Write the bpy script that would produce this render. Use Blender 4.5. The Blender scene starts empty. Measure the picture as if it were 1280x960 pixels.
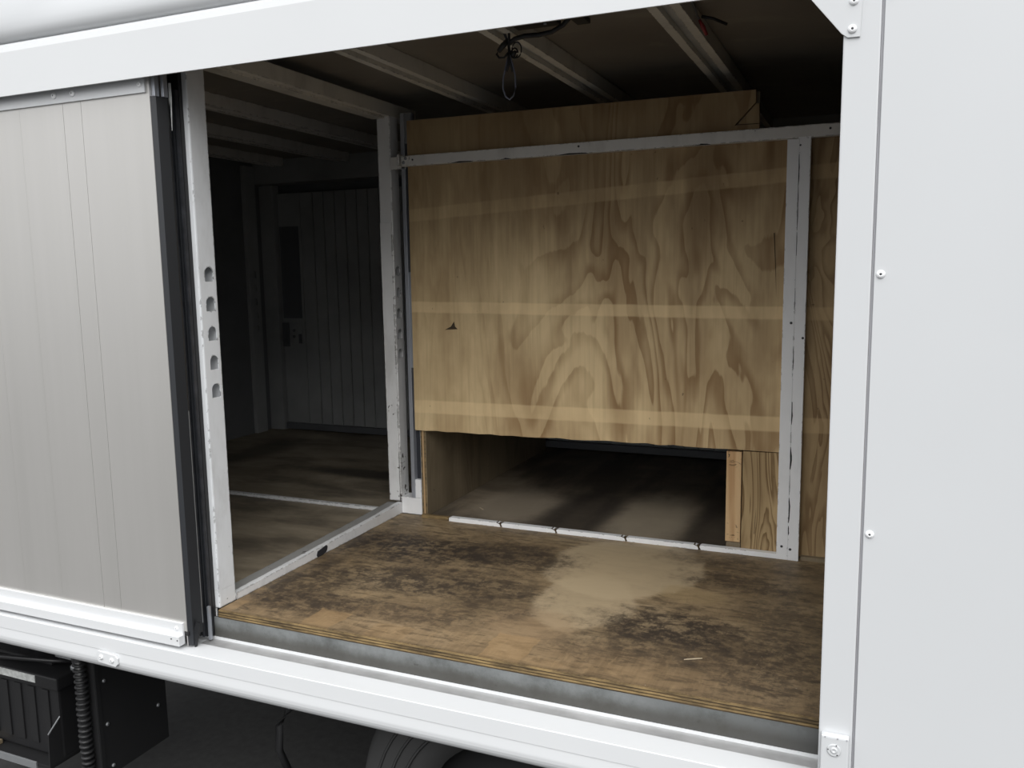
import bpy, bmesh, math, random
from mathutils import Vector, Matrix
random.seed(7)
S = bpy.context.scene
COL = S.collection

# ------------------------------------------------------------------ camera, world, exposure
H = 1.85                      # camera height above the ground
yaw, pitch, roll, FPX = 0.40420428, -0.13401647, -0.01558547, 1053.17
cam_d = bpy.data.cameras.new('camera')
cam_d.sensor_fit = 'HORIZONTAL'; cam_d.sensor_width = 36.0
cam_d.lens = 36.0 * FPX / 1280.0
cam_d.clip_start = 0.05; cam_d.clip_end = 500
cam = bpy.data.objects.new('camera', cam_d); COL.objects.link(cam)
fw = Vector((-math.sin(yaw)*math.cos(pitch), math.cos(yaw)*math.cos(pitch), math.sin(pitch)))
r0 = Vector((math.cos(yaw), math.sin(yaw), 0)); u0 = r0.cross(fw)
cr, sr = math.cos(roll), math.sin(roll)
rt = cr*r0 + sr*u0; up = -sr*r0 + cr*u0
cam.matrix_world = Matrix(((rt.x, up.x, -fw.x, 0), (rt.y, up.y, -fw.y, 0), (rt.z, up.z, -fw.z, H), (0, 0, 0, 1)))
S.camera = cam

W = bpy.data.worlds.new('overcast_sky'); S.world = W; W.use_nodes = True
wn = W.node_tree; wn.nodes.clear()
w_out = wn.nodes.new('ShaderNodeOutputWorld'); w_bg = wn.nodes.new('ShaderNodeBackground')
w_tc = wn.nodes.new('ShaderNodeTexCoord'); w_sep = wn.nodes.new('ShaderNodeSeparateXYZ'); w_rmp = wn.nodes.new('ShaderNodeValToRGB')
wn.links.new(w_tc.outputs['Generated'], w_sep.inputs[0]); wn.links.new(w_sep.outputs['Z'], w_rmp.inputs[0])
w_rmp.color_ramp.elements[0].position = 0.0; w_rmp.color_ramp.elements[0].color = (0.33, 0.335, 0.34, 1)
w_rmp.color_ramp.elements[1].position = 1.0; w_rmp.color_ramp.elements[1].color = (1.42, 1.44, 1.47, 1)
w_mid = w_rmp.color_ramp.elements.new(0.3); w_mid.color = (0.62, 0.63, 0.645, 1)
wn.links.new(w_rmp.outputs[0], w_bg.inputs[0]); wn.links.new(w_bg.outputs[0], w_out.inputs[0])
w_bg.inputs[1].default_value = 1.0

# the sun behind thin cloud: a broad soft glow facing the open side of the truck
sun_d = bpy.data.lights.new('sun', 'SUN'); sun_d.energy = 1.35; sun_d.angle = math.radians(62); sun_d.color = (1.0, 0.985, 0.96)
sun = bpy.data.objects.new('sun', sun_d); COL.objects.link(sun)
sun_dir = Vector((math.sin(math.radians(24))*math.cos(math.radians(45)), -math.cos(math.radians(24))*math.cos(math.radians(45)), math.sin(math.radians(45))))
sun.rotation_euler = sun_dir.to_track_quat('Z', 'Y').to_euler(); sun.location = sun_dir*20

vs = S.view_settings
vs.view_transform = 'Standard'; vs.look = 'None'; vs.gamma = 1.0; vs.use_curve_mapping = False
vs.exposure = 0.76

# ------------------------------------------------------------------ material helpers
class G:
    """small node graph builder"""
    def __init__(self, name):
        self.m = bpy.data.materials.new(name); self.m.use_nodes = True
        self.t = self.m.node_tree; self.t.nodes.clear()
        self.out = self.t.nodes.new('ShaderNodeOutputMaterial')
        self.b = self.t.nodes.new('ShaderNodeBsdfPrincipled')
        self.t.links.new(self.b.outputs[0], self.out.inputs[0])
        self._pos = None
    def set(self, sock, v):
        if hasattr(v, 'is_linked') or isinstance(v, bpy.types.NodeSocket): self.t.links.new(v, sock)
        else:
            if isinstance(v, tuple) and len(v) == 3 and sock.type == 'RGBA': v = v + (1,)
            sock.default_value = v
    @property
    def pos(self):
        if self._pos is None:
            g = self.t.nodes.new('ShaderNodeNewGeometry'); self._g = g
            self._pos = g.outputs['Position']
        return self._pos
    @property
    def xyz(self):
        s = self.t.nodes.new('ShaderNodeSeparateXYZ'); self.t.links.new(self.pos, s.inputs[0])
        return s.outputs[0], s.outputs[1], s.outputs[2]
    def math(self, op, a, b=0.0, c=0.0, clamp=False):
        n = self.t.nodes.new('ShaderNodeMath'); n.operation = op; n.use_clamp = clamp
        self.set(n.inputs[0], a); self.set(n.inputs[1], b); self.set(n.inputs[2], c)
        return n.outputs[0]
    def add(self, a, b): return self.math('ADD', a, b)
    def sub(self, a, b): return self.math('SUBTRACT', a, b)
    def mul(self, a, b): return self.math('MULTIPLY', a, b)
    def mn(self, a, b): return self.math('MINIMUM', a, b)
    def mx(self, a, b): return self.math('MAXIMUM', a, b)
    def step(self, v, lo, hi):
        n = self.t.nodes.new('ShaderNodeMapRange'); n.interpolation_type = 'SMOOTHSTEP'
        self.set(n.inputs[0], v)
        if lo < hi:
            n.inputs[1].default_value = lo; n.inputs[2].default_value = hi; n.inputs[3].default_value = 0; n.inputs[4].default_value = 1
        else:
            n.inputs[1].default_value = hi; n.inputs[2].default_value = lo; n.inputs[3].default_value = 1; n.inputs[4].default_value = 0
        return n.outputs[0]
    def vec(self, sx=1, sy=1, sz=1, off=(0, 0, 0)):
        n = self.t.nodes.new('ShaderNodeMapping'); self.set(n.inputs[0], self.pos)
        n.inputs['Scale'].default_value = (sx, sy, sz); n.inputs['Location'].default_value = off
        return n.outputs[0]
    def noise(self, vec, scale=1.0, detail=3.0, rough=0.5, dist=0.0):
        n = self.t.nodes.new('ShaderNodeTexNoise'); self.set(n.inputs['Vector'], vec)
        n.inputs['Scale'].default_value = scale; n.inputs['Detail'].default_value = detail
        n.inputs['Roughness'].default_value = rough; n.inputs['Distortion'].default_value = dist
        return n.outputs[0]
    def mix(self, f, a, b, mode='MIX'):
        n = self.t.nodes.new('ShaderNodeMix'); n.data_type = 'RGBA'; n.blend_type = mode
        self.set(n.inputs[0], f); self.set(n.inputs[6], a); self.set(n.inputs[7], b)
        return n.outputs[2]
    def ramp(self, f, stops):
        n = self.t.nodes.new('ShaderNodeValToRGB'); self.set(n.inputs[0], f)
        e = n.color_ramp.elements
        while len(e) < len(stops): e.new(0.5)
        for i, (p, c) in enumerate(stops): e[i].position = p; e[i].color = c + (1,)
        return n.outputs[0]
    def bump(self, h, strength=0.2, dist=0.01):
        n = self.t.nodes.new('ShaderNodeBump'); n.inputs['Strength'].default_value = strength; n.inputs['Distance'].default_value = dist
        self.set(n.inputs['Height'], h); self.t.links.new(n.outputs[0], self.b.inputs['Normal'])
    def edge(self, radius=0.006):
        """1 near convex or concave edges"""
        bv = self.t.nodes.new('ShaderNodeBevel'); bv.samples = 4; bv.inputs[0].default_value = radius
        self.pos
        d = self.t.nodes.new('ShaderNodeVectorMath'); d.operation = 'DOT_PRODUCT'
        self.t.links.new(bv.outputs[0], d.inputs[0]); self.t.links.new(self._g.outputs['True Normal'], d.inputs[1])
        return self.step(d.outputs['Value'], 0.995, 0.86)
    def done(self, base, rough=0.5, metal=0.0, spec=0.5):
        self.set(self.b.inputs['Base Color'], base); self.set(self.b.inputs['Roughness'], rough)
        self.set(self.b.inputs['Metallic'], metal); self.b.inputs['Specular IOR Level'].default_value = spec
        return self.m

M = {}
def plain(name, col, rough=0.5, metal=0.0, var=0.08, scale=6.0, spec=0.5):
    g = G(name)
    n = g.noise(g.vec(), scale, 4, 0.6)
    lo = tuple(c*(1-var) for c in col); hi = tuple(min(1, c*(1+var)) for c in col)
    M[name] = g.done(g.ramp(n, [(0.3, lo), (0.7, hi)]), rough, metal, spec)
    return M[name]

plain('white_gloss_paint', (0.585, 0.598, 0.61), 0.30, 0, 0.012, 2.0)
plain('white_extrusion', (0.67, 0.682, 0.692), 0.25, 0, 0.01, 3.0)
plain('rivet_white', (0.85, 0.86, 0.87), 0.3)
plain('rivet_core', (0.05, 0.05, 0.055), 0.5, 0.3)
plain('joint_grey', (0.34, 0.34, 0.36), 0.5)
plain('black_rubber', (0.007, 0.0075, 0.009), 0.5)
plain('rubber_face', (0.020, 0.022, 0.026), 0.5)
plain('rubber_shaft', (0.04, 0.042, 0.048), 0.3, 0.2, 0.4, 25)
plain('dark_metal', (0.018, 0.018, 0.019), 0.5, 0.2)
plain('track_aluminium', (0.42, 0.42, 0.42), 0.4, 0.3, 0.2, 9)
plain('black_plastic', (0.014, 0.014, 0.015), 0.4)
plain('aluminium', (0.42, 0.44, 0.48), 0.4, 0.5)
plain('dull_steel', (0.30, 0.31, 0.32), 0.45, 0.5)
plain('beam_web', (0.42, 0.43, 0.42), 0.45, 0.1, 0.15, 12)
plain('splinter_wood', (0.48, 0.40, 0.28), 0.7)
plain('dark_recess', (0.035, 0.037, 0.045), 0.5, 0.3)
plain('cable_black', (0.012, 0.012, 0.014), 0.5)
plain('cable_red', (0.30, 0.03, 0.03), 0.5)
plain('wire_blue_grey', (0.16, 0.17, 0.22), 0.5)
plain('paper_label', (0.42, 0.43, 0.42), 0.7, 0, 0.25, 60)
plain('tyre_rubber', (0.03, 0.03, 0.03), 0.8)
plain('asphalt', (0.038, 0.0376, 0.037), 0.9, 0, 0.2, 30)
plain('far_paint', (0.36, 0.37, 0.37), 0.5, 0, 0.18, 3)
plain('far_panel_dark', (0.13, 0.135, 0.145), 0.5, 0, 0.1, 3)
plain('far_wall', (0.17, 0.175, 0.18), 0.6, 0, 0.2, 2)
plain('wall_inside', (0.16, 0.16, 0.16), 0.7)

def mat_door():
    g = G('door_aluminium')
    n = g.noise(g.vec(14, 1, 0.35), 1, 4, 0.6)
    sm = g.noise(g.vec(3, 1, 2.2), 1, 3, 0.5)
    base = g.mix(g.mul(g.step(sm, 0.55, 0.75), 0.12), g.ramp(n, [(0.3, (0.60, 0.587, 0.563)), (0.7, (0.635, 0.62, 0.597))]), (0.53, 0.512, 0.485))
    M['door_aluminium'] = g.done(base, g.add(0.30, g.mul(sm, 0.1)), 0.62)
mat_door()

def mat_chip(name, col, amount=0.0, low=0.0, low_z=-0.5, edge_r=0.007, dirt=0.25):
    """old white paint with dark chips along the edges and toward the floor"""
    g = G(name); x, y, z = g.xyz
    n1 = g.noise(g.vec(), 75, 3, 0.6); n2 = g.noise(g.vec(), 16, 4, 0.65)
    e = g.edge(edge_r)
    lowf = g.step(z, H+low_z+0.25, H+low_z-0.35)
    k = g.add(g.add(g.mul(n1, 0.55), g.mul(n2, 0.75)), g.add(g.mul(e, 0.2), g.add(amount, g.mul(lowf, low))))
    chip = g.step(k, 0.885, 0.915)
    d = g.noise(g.vec(1, 1, 0.4), 9, 5, 0.65)
    base = g.mix(g.mul(g.step(d, 0.45, 0.75), dirt), col, (0.20, 0.185, 0.16))
    base = g.mix(chip, base, g.ramp(n1, [(0.4, (0.018, 0.017, 0.017)), (0.7, (0.075, 0.06, 0.05))]))
    g.bump(g.mul(chip, -1.0), 0.35, 0.002)
    M[name] = g.done(base, g.add(0.38, g.mul(chip, 0.3)))
mat_chip('frame_paint', (0.76, 0.78, 0.80), 0.008, 0.03, -0.6)
mat_chip('frame_paint_worn', (0.76, 0.76, 0.755), 0.024, 0.16, -0.60)
mat_chip('frame_paint_clean', (0.84, 0.845, 0.85), -0.02, 0.02, -0.6, 0.005, 0.12)
mat_chip('rail_paint', (0.68, 0.665, 0.63), 0.035, 0.0, -2, 0.007, 0.3)
mat_chip('beam_paint', (0.66, 0.635, 0.565), 0.02, 0.0, -2, 0.006, 0.35)
mat_chip('sill_paint', (0.74, 0.745, 0.75), 0.05, 0.0, -2, 0.008, 0.35)
mat_chip('sill_top_paint', (0.30, 0.30, 0.29), 0.06, 0.0, -2, 0.008, 0.45)

def mat_galv():
    g = G('galvanised_steel'); x, y, z = g.xyz
    n = g.noise(g.vec(1, 1, 1), 7, 6, 0.7); f = g.noise(g.vec(), 60, 3, 0.6)
    base = g.ramp(n, [(0.30, (0.085, 0.09, 0.088)), (0.5, (0.17, 0.18, 0.18)), (0.7, (0.235, 0.245, 0.245))])
    low = g.step(g.add(z, g.mul(n, 0.03)), H-0.955+0.030, H-0.985+0.026)
    base = g.mix(g.mul(low, 0.8), base, (0.06, 0.056, 0.047))
    right = g.mul(g.step(x, -0.55, -0.2), g.step(n, 0.35, 0.6))
    base = g.mix(g.mul(right, 0.7), base, (0.07, 0.07, 0.068))
    spk = g.step(f, 0.66, 0.72)
    base = g.mix(g.mul(spk, 0.6), base, (0.06, 0.06, 0.055))
    M['galvanised_steel'] = g.done(base, 0.5, 0.1)
mat_galv()

def mat_ply(name, light, dark, figure_x=None, axis='X', bands=True, off=0.0, strong=1.0, freq=9.5, tight=1.0):
    """rotary-cut plywood face: contour lines of a tall smooth field"""
    g = G(name); x, y, z = g.xyz
    sx = (1, 1, 1)
    fld = g.noise(g.vec(2.6*tight, 2.6, 0.72*tight, (off, 0, off)), 1.15, 3.2, 0.46, 0.9)
    rag = g.noise(g.vec(34, 34, 1.6, (off, 0, 0)), 1, 3, 0.6)
    lf = g.add(g.mul(fld, freq), g.add(g.mul(rag, 0.34), g.mul(x, 2.4)))
    fr = g.math('FRACT', lf)
    line = g.mul(g.step(fr, 0.35, 0.92), g.step(fr, 1.0, 0.93))
    patch = g.noise(g.vec(3.2, 3.2, 0.9, (off+3, 0, 1)), 1.6, 4, 0.6)
    fine = g.noise(g.vec(90, 90, 2.2), 1, 4, 0.65)
    m = g.mul(g.mul(line, g.add(0.3, g.mul(g.step(patch, 0.35, 0.65), 0.7))), 0.85*strong)
    if figure_x is not None:
        m = g.mul(m, g.add(0.28, g.mul(g.step(g.add(x, g.mul(patch, 0.25)), figure_x[0], figure_x[1]), 0.72)))
    base = g.mix(g.step(patch, 0.38, 0.66), light, tuple(l*0.5+d*0.5 for l, d in zip(light, dark)))
    base = g.mix(m, base, dark)
    base = g.mix(g.mul(g.step(fine, 0.42, 0.74), 0.20), base, tuple(d*0.8 for d in dark))
    if bands:
        # pale, slightly tilted strips across the sheet
        allb = None
        wob = g.mul(g.noise(g.vec(1, 1, 0.2), 14, 2, 0.5), 0.006)
        for (z0, sl, hw, k) in ((0.232+H, 0.054, 0.021, 0.46), (-0.130+H, -0.012, 0.019, 0.48), (-0.487+H, 0.004, 0.023, 0.40)):
            zc = g.add(z0, g.mul(g.add(x, 1.0), sl))
            dz = g.math('ABSOLUTE', g.sub(g.add(z, wob), zc))
            b = g.mul(g.step(dz, hw+0.004, hw-0.003), k)
            allb = b if allb is None else g.mx(allb, b)
        base = g.mix(allb, base, tuple(min(1, l*1.32) for l in light))
    # small marks and patchy grime
    sp = g.noise(g.vec(1, 1, 0.7), 52, 2, 0.5)
    base = g.mix(g.mul(g.step(sp, 0.74, 0.78), 0.55), base, (0.05, 0.035, 0.02))
    gr = g.noise(g.vec(1.5, 1, 1.1, (off, 2, 0)), 2.2, 5, 0.6)
    base = g.mix(g.mul(g.step(gr, 0.42, 0.75), 0.30), base, tuple(d*0.75 for d in dark))
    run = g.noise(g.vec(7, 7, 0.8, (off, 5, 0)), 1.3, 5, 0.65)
    old = g.step(g.add(g.mul(run, 0.9), g.mul(g.sub(z, H-0.10), 0.55)), 0.36, 0.80)  # streaky darkening, stronger toward the top of the sheet
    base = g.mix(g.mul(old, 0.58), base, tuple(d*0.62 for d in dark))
    g.bump(g.add(g.mul(fine, 0.5), line), 0.08, 0.003)
    M[name] = g.done(base, 0.62, 0, 0.3)
PL, PD = (0.68, 0.52, 0.295), (0.25, 0.145, 0.06)
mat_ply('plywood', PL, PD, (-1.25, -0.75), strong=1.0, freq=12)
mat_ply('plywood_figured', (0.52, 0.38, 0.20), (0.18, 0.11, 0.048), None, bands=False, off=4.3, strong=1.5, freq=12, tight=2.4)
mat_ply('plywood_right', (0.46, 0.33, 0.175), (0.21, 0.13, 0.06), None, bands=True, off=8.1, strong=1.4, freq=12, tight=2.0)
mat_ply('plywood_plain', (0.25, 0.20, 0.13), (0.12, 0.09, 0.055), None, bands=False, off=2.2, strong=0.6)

def mat_pine():
    g = G('pine'); x, y, z = g.xyz
    n = g.noise(g.vec(1, 1, 0.06), 45, 2, 0.5, 0.3)
    big = g.noise(g.vec(1, 1, 0.5), 22, 3, 0.6)
    base = g.ramp(n, [(0.35, (0.48, 0.29, 0.14)), (0.52, (0.60, 0.40, 0.21)), (0.65, (0.64, 0.44, 0.24))])
    marks = g.mul(g.step(g.noise(g.vec(1, 1, 1.6, (1, 0, 3)), 38, 3, 0.6, 1.5), 0.60, 0.66), g.mx(g.step(z, H-0.79, H-0.85), g.step(z, H-0.66, H-0.60)))
    base = g.mix(marks, base, (0.07, 0.045, 0.025))
    M['pine'] = g.done(g.mix(g.mul(big, 0.15), base, (0.35, 0.2, 0.09)), 0.6, 0, 0.3)
mat_pine()

def mat_plies():
    g = G('plywood_edge'); x, y, z = g.xyz
    n = g.noise(g.vec(1.5, 1, 8), 9, 4, 0.6)
    base = g.ramp(n, [(0.35, (0.075, 0.05, 0.022)), (0.62, (0.27, 0.185, 0.08))])
    M['plywood_edge'] = g.done(base, 0.75)
    g = G('plywood_edge_dark'); n = g.noise(g.vec(1.5, 1, 6), 12, 4, 0.6)
    M['plywood_edge_dark'] = g.done(g.ramp(n, [(0.35, (0.03, 0.02, 0.011)), (0.65, (0.09, 0.058, 0.027))]), 0.8)
mat_plies()

def mat_floor(name, mode):
    g = G(name); x, y, z = g.xyz
    warp1 = g.sub(g.noise(g.vec(1, 1, 1), 3.2, 4, 0.6), 0.5); warp2 = g.sub(g.noise(g.vec(1, 1, 1, (5, 3, 0)), 3.2, 4, 0.6), 0.5)
    fw1 = g.sub(g.noise(g.vec(), 22, 4, 0.7), 0.5)
    def blob(cx, cy, rx, ry, soft=0.25, warp=0.55, fine=0.45, gr=0.25):
        dx = g.mul(g.add(g.sub(x, cx), g.mul(warp1, warp*rx*1.3)), 1/rx); dy = g.mul(g.add(g.sub(y, cy), g.mul(warp2, warp*ry*1.3)), 1/ry)
        d = g.math('SQRT', g.add(g.mul(dx, dx), g.mul(dy, dy)))
        return g.step(g.add(d, g.mul(g.add(fw1, g.mul(g.sub(grain, 0.5), gr)), fine)), 1+soft, 1-soft)
    big = g.noise(g.vec(1.0, 1.7, 1), 2.4, 7, 0.68, 0.4)
    grain = g.noise(g.vec(2.2, 30, 1), 1.6, 4, 0.65)
    grainy = g.noise(g.vec(28, 1.6, 1), 1.6, 4, 0.65)
    fine = g.noise(g.vec(), 42, 4, 0.7)
    if mode == 'front':
        base = g.ramp(big, [(0.25, (0.10, 0.069, 0.038)), (0.40, (0.19, 0.136, 0.076)), (0.56, (0.30, 0.22, 0.125)), (0.72, (0.40, 0.305, 0.185))])
        base = g.mix(g.mul(g.step(grain, 0.45, 0.75), 0.42), base, (0.055, 0.038, 0.023))
        base = g.mix(g.mul(g.step(grain, 0.5, 0.25), 0.22), base, (0.30, 0.21, 0.115))
        # reddish worn face veneer near the sill
        base = g.mix(g.mul(g.step(g.add(y, g.mul(warp1, 0.35)), 1.99, 1.80), 0.5), base, g.ramp(grainy, [(0.35, (0.125, 0.080, 0.043)), (0.6, (0.25, 0.17, 0.095))]))
        # scuffs and fibres worn into the face
        sc = g.noise(g.vec(5, 19, 1, (1, 7, 0)), 2.2, 6, 0.75, 0.6); sc2 = g.noise(g.vec(16, 5, 1, (8, 2, 0)), 2.0, 6, 0.75, 0.6)
        base = g.mix(g.mul(g.step(sc, 0.47, 0.62), 0.62), base, (0.06, 0.043, 0.027))
        base = g.mix(g.mul(g.step(sc2, 0.54, 0.68), 0.35), base, (0.37, 0.26, 0.14))
        # pale bare patch in the middle
        base = g.mix(g.mul(blob(-0.66, 2.42, 0.25, 0.25, 0.07, 0.5, 0.22, 0.1), 0.8), base, (0.45, 0.355, 0.225))
        base = g.mix(g.mul(blob(-0.70, 2.13, 0.14, 0.20, 0.10, 0.6, 0.3, 0.1), 0.75), base, (0.45, 0.355, 0.225))
        base = g.mix(g.mul(blob(-0.42, 2.27, 0.09, 0.06, 0.25, 1.4, 1.2, 0.5), 0.5), base, (0.34, 0.25, 0.13))
        base = g.mix(g.mul(blob(-0.78, 1.93, 0.13, 0.10, 0.3), 0.5), base, (0.29, 0.20, 0.115))
        # dark oil stains
        spot = g.step(g.noise(g.vec(1, 1, 1, (2, 2, 5)), 26, 5, 0.75), 0.40, 0.58)
        for (cx, cy, rx, ry, k) in ((-0.46, 2.03, 0.17, 0.12, 0.82), (-0.40, 1.93, 0.20, 0.09, 0.55), (-0.30, 2.42, 0.17, 0.07, 0.6), (-1.36, 2.36, 0.30, 0.13, 0.85), (-1.20, 2.10, 0.32, 0.11, 0.75), (-1.50, 1.95, 0.12, 0.12, 0.6), (-0.98, 2.30, 0.14, 0.20, 0.45), (-0.16, 2.18, 0.12, 0.20, 0.5), (-0.92, 2.02, 0.12, 0.07, 0.4), (-0.84, 1.97, 0.04, 0.035, 0.4), (-0.3, 2.58, 0.28, 0.07, 0.45), (-1.55, 2.25, 0.08, 0.4, 0.35), (-1.44, 1.84, 0.17, 0.10, 0.7), (-1.12, 1.88, 0.26, 0.06, 0.55), (-0.12, 1.88, 0.16, 0.16, 0.6), (-1.05, 2.42, 0.2, 0.12, 0.6), (-0.62, 1.86, 0.1, 0.06, 0.4)):
            base = g.mix(g.mul(g.mul(blob(cx, cy, rx, ry, 0.5, 1.1, 1.5, 0.5), g.add(0.45, g.mul(spot, 0.75))), k), base, (0.042, 0.032, 0.024))
        # veneer strips at the front edge
        cid = g.math('FLOOR', g.add(g.mul(x, 9.5), g.mul(warp2, 1.3)))
        wn1 = g.t.nodes.new('ShaderNodeTexWhiteNoise'); wn1.noise_dimensions = '1D'; g.set(wn1.inputs['W'], cid); cellv = wn1.outputs['Value']
        wn2 = g.t.nodes.new('ShaderNodeTexWhiteNoise'); wn2.noise_dimensions = '1D'; g.set(wn2.inputs['W'], g.add(cid, 37.3)); reach = g.add(1.745, g.mul(wn2.outputs['Value'], 0.14))
        msk = g.mul(g.step(g.add(g.sub(y, reach), g.mul(fw1, 0.03)), 0.012, 0.0), g.step(cellv, 0.4, 0.9))
        base = g.mix(g.mul(msk, 0.45), base, (0.33, 0.215, 0.105))
        base = g.mix(g.mul(g.step(y, 1.735, 1.714), 0.45), base, (0.05, 0.035, 0.02))
        rough = g.sub(0.62, g.mul(big, 0.1))
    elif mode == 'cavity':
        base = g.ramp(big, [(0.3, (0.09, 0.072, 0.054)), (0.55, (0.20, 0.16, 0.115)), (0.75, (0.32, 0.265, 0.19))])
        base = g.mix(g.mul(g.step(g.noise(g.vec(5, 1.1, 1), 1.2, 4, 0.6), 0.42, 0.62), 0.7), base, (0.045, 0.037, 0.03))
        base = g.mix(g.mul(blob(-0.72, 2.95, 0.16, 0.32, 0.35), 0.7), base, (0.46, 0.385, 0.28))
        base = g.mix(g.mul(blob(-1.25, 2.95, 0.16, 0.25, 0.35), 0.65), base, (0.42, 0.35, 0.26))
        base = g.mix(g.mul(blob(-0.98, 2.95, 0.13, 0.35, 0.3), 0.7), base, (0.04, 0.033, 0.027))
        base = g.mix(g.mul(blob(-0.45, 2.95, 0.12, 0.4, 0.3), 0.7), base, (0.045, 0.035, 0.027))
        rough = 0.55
    else:
        base = g.ramp(big, [(0.3, (0.15, 0.125, 0.09)), (0.5, (0.28, 0.235, 0.17)), (0.7, (0.40, 0.34, 0.25))])
        base = g.mix(g.mul(g.step(g.noise(g.vec(1.4, 4, 1), 1.8, 4, 0.6), 0.45, 0.7), 0.65), base, (0.06, 0.05, 0.04))
        base = g.mix(g.mul(blob(-2.15, 3.2, 0.35, 0.07, 0.5, 1.0, 0.7), 0.8), base, (0.03, 0.026, 0.022))
        base = g.mix(g.mul(blob(-2.9, 3.45, 0.12, 0.3, 0.5, 1.0, 0.7), 0.6), base, (0.03, 0.026, 0.022))
        rough = 0.6
    spk = g.step(fine, 0.70, 0.76)
    base = g.mix(g.mul(spk, 0.25), base, (0.03, 0.022, 0.015))
    wsp = g.step(g.noise(g.vec(1, 1, 1, (3, 9, 2)), 120, 1, 0.5), 0.80, 0.84)
    base = g.mix(g.mul(wsp, 0.6), base, (0.45, 0.40, 0.32))
    g.bump(g.add(grain, g.mul(fine, 0.5)), 0.12, 0.004)
    M[name] = g.done(base, rough, 0, 0.35)
mat_floor('floor_front', 'front'); mat_floor('floor_cavity', 'cavity'); mat_floor('floor_left', 'left')

def mat_ceil():
    g = G('ceiling_board'); x, y, z = g.xyz
    n = g.noise(g.vec(1, 1, 1), 2.4, 5, 0.6); s = g.noise(g.vec(1.2, 2.6, 1, (4, 1, 0)), 3.0, 4, 0.6, 0.6)
    base = g.ramp(n, [(0.3, (0.17, 0.15, 0.125)), (0.7, (0.26, 0.235, 0.20))])
    base = g.mix(g.mul(g.step(s, 0.56, 0.62), 0.3), base, (0.34, 0.31, 0.26))
    M['ceiling_board'] = g.done(base, 0.35, 0, 0.4)
mat_ceil()

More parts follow.
